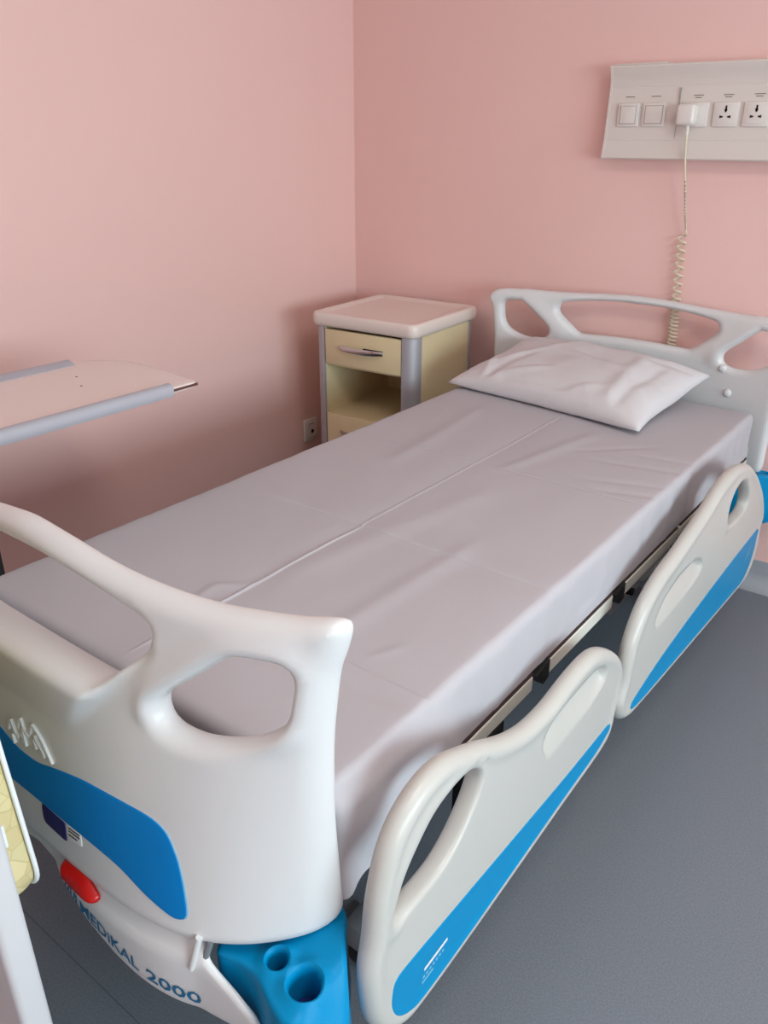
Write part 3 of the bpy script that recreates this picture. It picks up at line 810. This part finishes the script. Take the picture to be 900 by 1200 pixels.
# ================================================================== PILLOW
def pillow():
    n = 84; m_ = 60; V = []; F = []
    U = np.linspace(-1, 1, n); W = np.linspace(-1, 1, m_)
    def pos(u, v, s):
        a, b = .355, .222
        # edges pulled in between the corners
        X = a*u*(1-.055*(1-u*u)*0-.07*(1-v*v)*abs(u)**3)+0
        Y = b*v*(1-.10*(1-u*u)*abs(v)**3)
        prof = (max(0, 1-abs(u)**2.6))**.46*(max(0, 1-abs(v)**2.4))**.46
        t_ = .088*prof
        wr = noise.noise((u*3.2+7, v*2.4, s*2.0))*.006*prof
        e = 1-min(1, (1-abs(u))/.35); e2 = 1-min(1, (1-abs(v))/.35)
        pl = noise.noise((u*2.0+3, v*9+u*3, 1))*.0050*max(0, e)*(1-abs(u)**12)
        pl2 = noise.noise((u*13+v*4, v*2, 2))*.0050*max(0, e2)*(1-abs(v)**12)
        def cr(u0, v0, u1, v1, w, amp):
            dx, dy = u1-u0, v1-v0; L = math.hypot(dx, dy); q = ((u-u0)*dx+(v-v0)*dy)/L; p_ = (-(u-u0)*dy+(v-v0)*dx)/L
            m = max(0, min(1, (q+.1)/.2))*max(0, min(1, (L+.1-q)/.2))
            return amp*math.exp(-(p_/w)**2)*m
        fx = cr(-.62, -.92, -.45, -.1, .05, -.010)+cr(-.62, -.92, -.80, -.2, .05, .007)+cr(-.6, -.92, -.1, -.45, .05, .006)
        fx += cr(.62, -.85, .52, .55, .07, .008)+cr(.70, -.8, .72, .5, .05, -.006)+cr(-.1, .2, .45, .0, .06, .005)+cr(-.5, -.85, .3, -.80, .05, -.006)
        fx += cr(-.85, .1, -.55, .0, .05, -.005)+cr(.2, -.9, .5, -.55, .05, .005)+cr(.55, .55, .95, .75, .07, -.007)
        dg = fx+math.exp(-((u*.8-v*.35+.38)/.05)**2)*.006*prof+math.exp(-((u*.5+v*.8-.1)/.06)**2)*.004*prof
        z = t_*(1.0 if s > 0 else .55)+wr+pl*prof*2+pl2*prof*2+(dg if s > 0 else 0)
        # drape: bottom follows the mattress
        return X, Y, (z if s > 0 else -abs(z)*.75)
    ids = {}
    for s in (1, -1):
        for j, v in enumerate(W):
            for i, u in enumerate(U):
                edge = i in (0, n-1) or j in (0, m_-1)
                if edge and s < 0: ids[(i, j, s)] = ids[(i, j, 1)]; continue
                ids[(i, j, s)] = len(V); V.append(pos(u, v, s))
        for j in range(m_-1):
            for i in range(n-1):
                q = (ids[(i, j, s)], ids[(i+1, j, s)], ids[(i+1, j+1, s)], ids[(i, j+1, s)])
                F.append(q if s > 0 else q[::-1])
    V = np.array(V)
    # bend: back edge lifted against the headboard, front edge down on the sheet
    V[:, 2] += .030*sstep(V[:, 1], .02, .24)
    return V, F
Vp, Fp = pillow()
Rz = Matrix.Rotation(math.radians(-7), 3, 'Z') @ Matrix.Rotation(math.radians(6), 3, 'X')
Vp = Vp @ np.array(Rz).T + np.array((-.085, .818, .710))
Vp[:, 1] = np.minimum(Vp[:, 1], HY(Vp[:, 0], 0)-.012)
Vp[:, 2] = np.maximum(Vp[:, 2], .6745)
pil = raw('pillow', Vp, Fp, 'pillow', None, True)
tag(pil, 'plump white pillow resting against the headboard', 'pillow')

# ================================================================== BEDSIDE CABINET
cw, cdp, ch = .459, .464, .851
cab = thing('bedside_cabinet', (-1.082, .645, 0), 'cream bedside cabinet with silver corner posts and pale tray top', 'cabinet', rz=.059)
def rrect(x0, x1, y0, y1, r, n=8):
    out = []
    for cx, cy, a0 in ((x1-r, y1-r, 0), (x0+r, y1-r, 90), (x0+r, y0+r, 180), (x1-r, y0+r, 270)):
        for i in range(n+1):
            a = math.radians(a0+90*i/n); out.append((cx+r*math.cos(a), cy+r*math.sin(a)))
    return np.array(out)
CT = fill(rrect(-.004, cw+.004, -.004, cdp+.004, .035), [], h=.012, R=.010, eh=.008)
def ct_fn(V, d):
    k = half(d, .010, 1.0)
    z = ch-.0245
    dip = .008*sstep(d, .028, .040)
    return np.stack([V[:, 0], V[:, 1], z+.0245*k-dip], 1), np.stack([V[:, 0], V[:, 1], z-.0245*k], 1)
solid('tray_top', CT, ct_fn, 'cabtop', cab)
pr = .052
def post(cx, cy, a0, name='corner_post'):
    bm = bmesh.new(); P = [(cx, cy)]
    P += [(cx+pr*math.cos(math.radians(a0+90*i/10)), cy+pr*math.sin(math.radians(a0+90*i/10))) for i in range(11)]
    A = [bm.verts.new((x, y, .10)) for x, y in P]; B = [bm.verts.new((x, y, .803)) for x, y in P]
    n = len(P)
    for i in range(n): bm.faces.new((A[i], A[(i+1) % n], B[(i+1) % n], B[i]))
    bm.faces.new(A); bm.faces.new(B)
    obj(name, bm, 'alu', cab, autosmooth=40)
post(pr+.004, pr+.004, 180); post(cw-pr-.004, pr+.004, 270); post(cw-pr-.004, cdp-pr-.004, 0); post(pr+.004, cdp-pr-.004, 90)
px0, px1 = pr+.004, cw-pr-.004
boxo('side_panel', (.010, .028, px0, cdp-pr-.004, .11, .801), 'cream', cab)
boxo('side_panel', (cw-.028, cw-.010, px0, cdp-pr-.004, .11, .801), 'cream', cab)
boxo('inner_panel', (px0-.012, px0+.002, .014, cdp-.03, .11, .801), 'cream', cab)
boxo('inner_panel', (px1-.002, px1+.012, .014, cdp-.03, .11, .801), 'cream', cab)
boxo('back_panel', (px0, px1, cdp-.028, cdp-.012, .11, .801), 'cream', cab)
boxo('bottom_panel', (px0, px1, .014, cdp-.03, .10, .118), 'cream', cab)
boxo('shelf', (px0, px1, .028, cdp-.03, .652, .663), 'cream', cab)
boxo('shelf', (px0, px1, .0265, cdp-.03, .455, .467), 'cream', cab)
dr = boxo('drawer', (px0+.004, px1-.004, .006, .026, .664, .793), 'cream', cab, bevel=.002)
do = boxo('door', (px0+.004, px1-.004, .006, .026, .125, .467), 'cream', cab, bevel=.002)
def handle(par, xm, z):
    bm = bmesh.new(); L = .098; rings = []
    for i in range(17):
        a = -1+2*i/16
        y = .004-.024*(1-a*a)**.7; hh = .0105*(1-.35*abs(a)**3)
        rings.append([bm.verts.new((xm+a*L, y+dy, z+s*hh)) for dy, s in ((0, -1), (-.004, 0), (0, 1), (.004, 0))])
    for A, B in zip(rings, rings[1:]):
        for k in range(4): bm.faces.new((A[k], A[(k+1) % 4], B[(k+1) % 4], B[k]))
    bm.faces.new(rings[0]); bm.faces.new(rings[-1])
    obj('handle', bm, 'chrome', par, autosmooth=50)
handle(dr, (px0+px1)/2-.006, .733); handle(do, (px0+px1)/2-.006, .402)
boxo('handle_reflection', ((px0+px1)/2+.005, (px0+px1)/2+.092, .004, .0065, .724, .742), 'black', dr, bevel=.0008, seg=1)  # dark reflection at the handle, painted as a black plate
for x in (.06, cw-.06):
    for y in (.06, cdp-.06):
        c = bmesh.new(); box(c, x-.012, x+.012, y-.012, y+.012, .05, .102, bevel=.003)
        k = obj('caster', c, 'grey', cab)
        w = bmesh.new(); cyl(w, (x, y+.012, .0275), (1, 0, 0), .0275, .022, 20); obj('wheel', w, 'black', k, autosmooth=40)

# ================================================================== OVERBED TABLE
TZ = .900
tab = thing('overbed_table', (-.74, -.80, 0), 'rolling overbed table with pale rounded top and grey edge rails', 'table')
def loc(P): return np.array(P)-np.array((-.74, -.80))
tp = [(-.935,-1.12),(-.935,-.46),(-.925,-.425),(-.900,-.385),(-.868,-.360),(-.831,-.345),(-.78,-.339),(-.72,-.342),(-.67,-.347),(-.60,-.354),(-.545,-.362),(-.537,-.372),(-.537,-1.12)]
tpp = []
for i, a in enumerate(tp):
    b = tp[(i+1) % len(tp)]; tpp += [((1-t)*a[0]+t*b[0], (1-t)*a[1]+t*b[1]) for t in (0, .5)]
TT = fill(loc(tpp), [], h=.02, R=.003, eh=.008)
def tt_fn(V, d):
    k = half(d, .003, 1.0); return np.stack([V[:, 0], V[:, 1], TZ-.007+.007*k], 1), np.stack([V[:, 0], V[:, 1], TZ-.007-.007*k], 1)
solid('tabletop', TT, tt_fn, 'tabletop', tab)
def edge_rail(x, y0, y1, s, name='edge_rail'):
    x0 = x+.74
    prof = [(-.016, -.020), (.022, -.020), (.026, -.012), (.026, .002), (.020, .009), (.008, .011), (-.004, .006), (-.016, .0015)]
    bm = bmesh.new(); rg = []
    for y in (y0, y1): rg.append([bm.verts.new((x0+s*a-.0, y+.80, TZ+b)) for a, b in prof])
    n = len(prof)
    for i in range(n): bm.faces.new((rg[0][i], rg[0][(i+1) % n], rg[1][(i+1) % n], rg[1][i]))
    bm.faces.new(rg[0]); bm.faces.new(rg[1])
    obj(name, bm, 'trim', tab, autosmooth=45)
edge_rail(-.556, -1.12, -.440, 1); edge_rail(-.915, -1.12, -.458, -1)
boxo('edge_band', (-.537+.74-.003, -.537+.74+.001, -.440+.80, -.362+.80, TZ-.0095, TZ-.0035), 'tableedge', tab)
for x, y in ((-.80, -.52), (-.72, -.56)):
    bm = bmesh.new(); cyl(bm, (x+.74, y+.80, TZ), (0, 0, 1), .003, .0012, 10); obj('screw_head', bm, 'dark', tab)
bm = bmesh.new(); box(bm, -.045, .045, -.10, -.04, .10, .886, bevel=.004)
for k in range(3): box(bm, -.034+k*.026, -.024+k*.026, -.103, -.037, .10, .86)
obj('column', bm, 'darksteel', tab)
boxo('base', (-.16, .16, -.105, -.035, .06, .10), 'darksteel', tab, bevel=.006)
for x in (-.16, .16):
    boxo('foot_bar', (x-.02, x+.02, -.25, .30, .06, .10), 'darksteel', tab, bevel=.006)
    for y in (-.22, .27):
        w = bmesh.new(); cyl(w, (x, y, .03), (1, 0, 0), .03, .022, 20); obj('wheel', w, 'black', tab, autosmooth=40)

# ================================================================== WALL UNIT
unit = thing('wall_service_unit', (-.2, YB, 1.38), 'long white wall unit with switches and sockets above the bed', 'wall unit')
prof = [(0, 0), (.058, 0), (.062, .004), (.0600, .020), (.0545, .052), (.0535, .0545), (.0545, .056), (.0510, .120), (.0475, .203), (.0465, .2045), (.0470, .206), (.0475, .215), (.0505, .228), (.056, .243), (.0615, .254), (.063, .260), (.0600, .265), (.0, .265)]
UL = 1.35
bm = bmesh.new(); rg = []
for x in (0, UL): rg.append([bm.verts.new((x, -a, b)) for a, b in prof])
n = len(prof)
for i in range(n): bm.faces.new((rg[0][i], rg[0][(i+1) % n], rg[1][(i+1) % n], rg[1][i]))
bm.faces.new(rg[0]); bm.faces.new(rg[1])
obj('housing', bm, 'unit', unit, autosmooth=30)
bm = bmesh.new(); rg = []
for x in (-.006, .001): rg.append([bm.verts.new((x, -a*1.03, b*1.0+(.001 if b > .1 else -.001))) for a, b in prof])
for i in range(n): bm.faces.new((rg[0][i], rg[0][(i+1) % n], rg[1][(i+1) % n], rg[1][i]))
bm.faces.new(rg[0]); bm.faces.new(rg[1])
obj('end_cap', bm, 'unit', unit, autosmooth=30)
boxo('cable_tray', (.0, .165, -.05, -.002, .2655, .271), 'unit', unit, bevel=.001, seg=1)
def face_y(z): return -float(np.interp(z-1.38, [.056, .203], [.0545, .0475]))
def ux(x): return x+.2
boxo('joint_line', (ux(.0225), ux(.0240), -.0545, -.045, .058, .200), 'jointgrey', unit)
def plate(x0, x1, zc, name):
    y = face_y(zc)
    return boxo(name, (ux(x0), ux(x1), y-.008, y+.004, zc-.034-1.38, zc+.032-1.38), 'socket', unit, bevel=.0025)
for x0, x1 in ((-.168, -.099), (-.087, -.014)):
    s_ = plate(x0, x1, 1.508, 'switch'); y = face_y(1.508)
    boxo('rocker_gap', (ux(x0+.008), ux(x1-.008), y-.0086, y-.006, .128-.027, .128+.025), 'jointgrey', s_)
    boxo('rocker', (ux(x0+.010), ux(x1-.010), y-.011, y-.006, .128-.0255, .128+.0235), 'socket', s_, bevel=.0015)
for q, (x0, x1) in enumerate(((.043, .114), (.131, .203), (.217, .290), (.304, .377))):
    s_ = plate(x0, x1, 1.506, 'socket'); y = face_y(1.506); xm = (x0+x1)/2
    boxo('insert', (ux(x0+.008), ux(x1-.008), y-.0092, y-.006, .126-.026, .126+.025), 'socket', s_, bevel=.001)
    if q:
        boxo('pin_slot', (ux(xm-.0025), ux(xm+.0025), y-.0097, y-.008, .131, .149), 'black', s_)
        bm = bmesh.new(); cyl(bm, (ux(xm), y-.0092, .137), (0, 1, 0), .0042, .001, 12); obj('pin_slot', bm, 'black', s_)
        for sx in (-1, 1):
            bm = bmesh.new()
            P = [(0, .0015), (.010, .004), (.010, -.004), (0, -.0015)]
            A = [bm.verts.new((ux(xm)+sx*(.006+a), y-.0097, .119+b)) for a, b in P]; B = [bm.verts.new((ux(xm)+sx*(.006+a), y-.008, .119+b)) for a, b in P]
            bm.faces.new(A); bm.faces.new(B)
            for i in range(4): bm.faces.new((A[i], A[(i+1) % 4], B[(i+1) % 4], B[i]))
            obj('pin_slot', bm, 'black', s_)
for x, rows in ((-.135, 1), (-.052, 1), (.078, 2), (.166, 2), (.253, 2), (.34, 2)):
    for rw in range(rows):
        wd = .030 if rw == 0 else .020
        nn = 7 if rw == 0 else 4
        for k in range(nn):
            z = .178-rw*.006; y = face_y(1.38+z)
            a = x-wd/2+wd*k/nn
            boxo('caption_print', (ux(a), ux(a+wd/nn*.72), y-.0004, y+.002, z-.0010, z+.0010), 'dark', unit)

# ================================================================== POWER CORD
cord = thing('power_cord', (.064, 1.08, 1.36), 'cream coiled power cord with white plug hanging from the wall unit', 'power cord')
def cl(P): return [(x-.064, y-1.08, z-1.36) for x, y, z in P]
fy = YB+face_y(1.506)-.0095
bm = bmesh.new()
box(bm, -.030, .026, fy-.046-1.08, fy-1.08, 1.476-1.36, 1.534-1.36, bevel=.011, seg=4)
obj('plug', bm, 'socket', cord, autosmooth=50)
py = fy-.020
tubeo('strain_relief', cl([(.066, py, 1.478), (.068, py, 1.466), (.069, py, 1.450)]), [.0065, .0055, .0042], 'socket', cord)
ctr = catmull_open([(0, 0), (1, 0), (2, 0)])  # noqa
path = []
keys = [(.069, py, 1.452), (.072, py+.006, 1.39), (.080, py+.025, 1.30), (.088, 1.138, 1.22), (.094, 1.150, 1.168)]
for i in range(len(keys)-1):
    a = Vector(keys[max(i-1, 0)]); b = Vector(keys[i]); c = Vector(keys[i+1]); d = Vector(keys[min(i+2, len(keys)-1)])
    for t in np.arange(8)/8:
        path.append(0.5*((2*b)+(c-a)*t+(2*a-5*b+4*c-d)*t*t+(3*b-a-3*c+d)*t**3))
path.append(Vector(keys[-1]))
tubeo('straight_cord', cl([tuple(p) for p in path]), .0036, 'cord', cord, 8)
# black print along the straight cord
for k in range(16):
    i = 14+k; p = path[min(i, len(path)-2)]; q = path[min(i+1, len(path)-1)]
    a = p.lerp(q, .1); b = p.lerp(q, .1+random.choice((.5, .65, .8)))
    off = Vector((.0016, -.0030, 0))
    if i < len(path)-2: tubeo('cord_print', cl([tuple(a+off), tuple(b+off)]), .0012, 'black', cord, 5)
coil = []
zt, zb = 1.160, .56
zz = zt; ph = 0.0; steps = 12
while zz > zb:
    t = (zt-zz)/(zt-zb)
    pitch = .026 if zz > .99 else max(.0125, .026-(.99-zz)*.16)
    rad = .0135
    coil.append((.082+.020*min(1, (zt-zz)/.32)+rad*math.cos(ph), 1.157+rad*.85*math.sin(ph), zz))
    ph += 2*math.pi/steps; zz -= pitch/steps
coil = [(.094, 1.150, 1.168)]+coil
tubeo('coiled_cord', cl(coil), .0033, 'cord', cord, 6)

# ================================================================== WALL OUTLET
out = thing('wall_outlet', (XL, .850, .287), 'small square socket low on the pink wall beside the cabinet', 'socket')
boxo('cover_plate', (0, .012, -.041, .041, -.049, .049), 'socket', out, bevel=.004)
boxo('insert', (.0115, .0135, -.027, .027, -.032, .032), 'socket', out, bevel=.0008, seg=1)
bm = bmesh.new(); cyl(bm, (.0136, .004, -.008), (1, 0, 0), .009, .001, 16); obj('pin_slot', bm, 'black', out)
boxo('indicator_line', (.0132, .0139, -.014, .012, .026, .0285), 'dark', out)

# ================================================================== FOLDED GUEST BED beside the footboard
gb = thing('folding_bed', (-.100, -1.350, 0), 'white upright board with beige patterned piped pad in front of the footboard', 'folding bed')
bm = bmesh.new(); box(bm, -.42, .355, -.018, .018, .025, 1.02, bevel=.008, seg=3)
obj('board', bm, 'cardwhite', gb, autosmooth=40)
PD = fill(rrect(-.36, .29, .520, 1.0, .05), [], h=.02, R=.014, eh=.008)
def pd_fn(V, d):
    k = half(d, .014, 1.0); X = V[:, 0]-(V[:, 1]-.55)*.10-.030
    return np.stack([X, .0515-.032*k, V[:, 1]], 1), np.stack([X, .0515+.032*k, V[:, 1]], 1)
pad = solid('pad', PD, pd_fn, 'beige', gb)
for y in (.024, .080):
    pl = [(x-(z-.55)*.10-.030, y, z) for x, z in resample(rrect(-.358, .288, .522, .998, .05), .012)]
    tubeo('piping', pl, .0034, 'white', pad, 8, closed=True)
boxo('care_label', (.2495, .2525, .022, .056, .625, .66), 'white', pad)
for x in (-.36, .30):
    boxo('foot', (x-.03, x+.03, -.06, .06, 0, .028), 'grey', gb, bevel=.004)
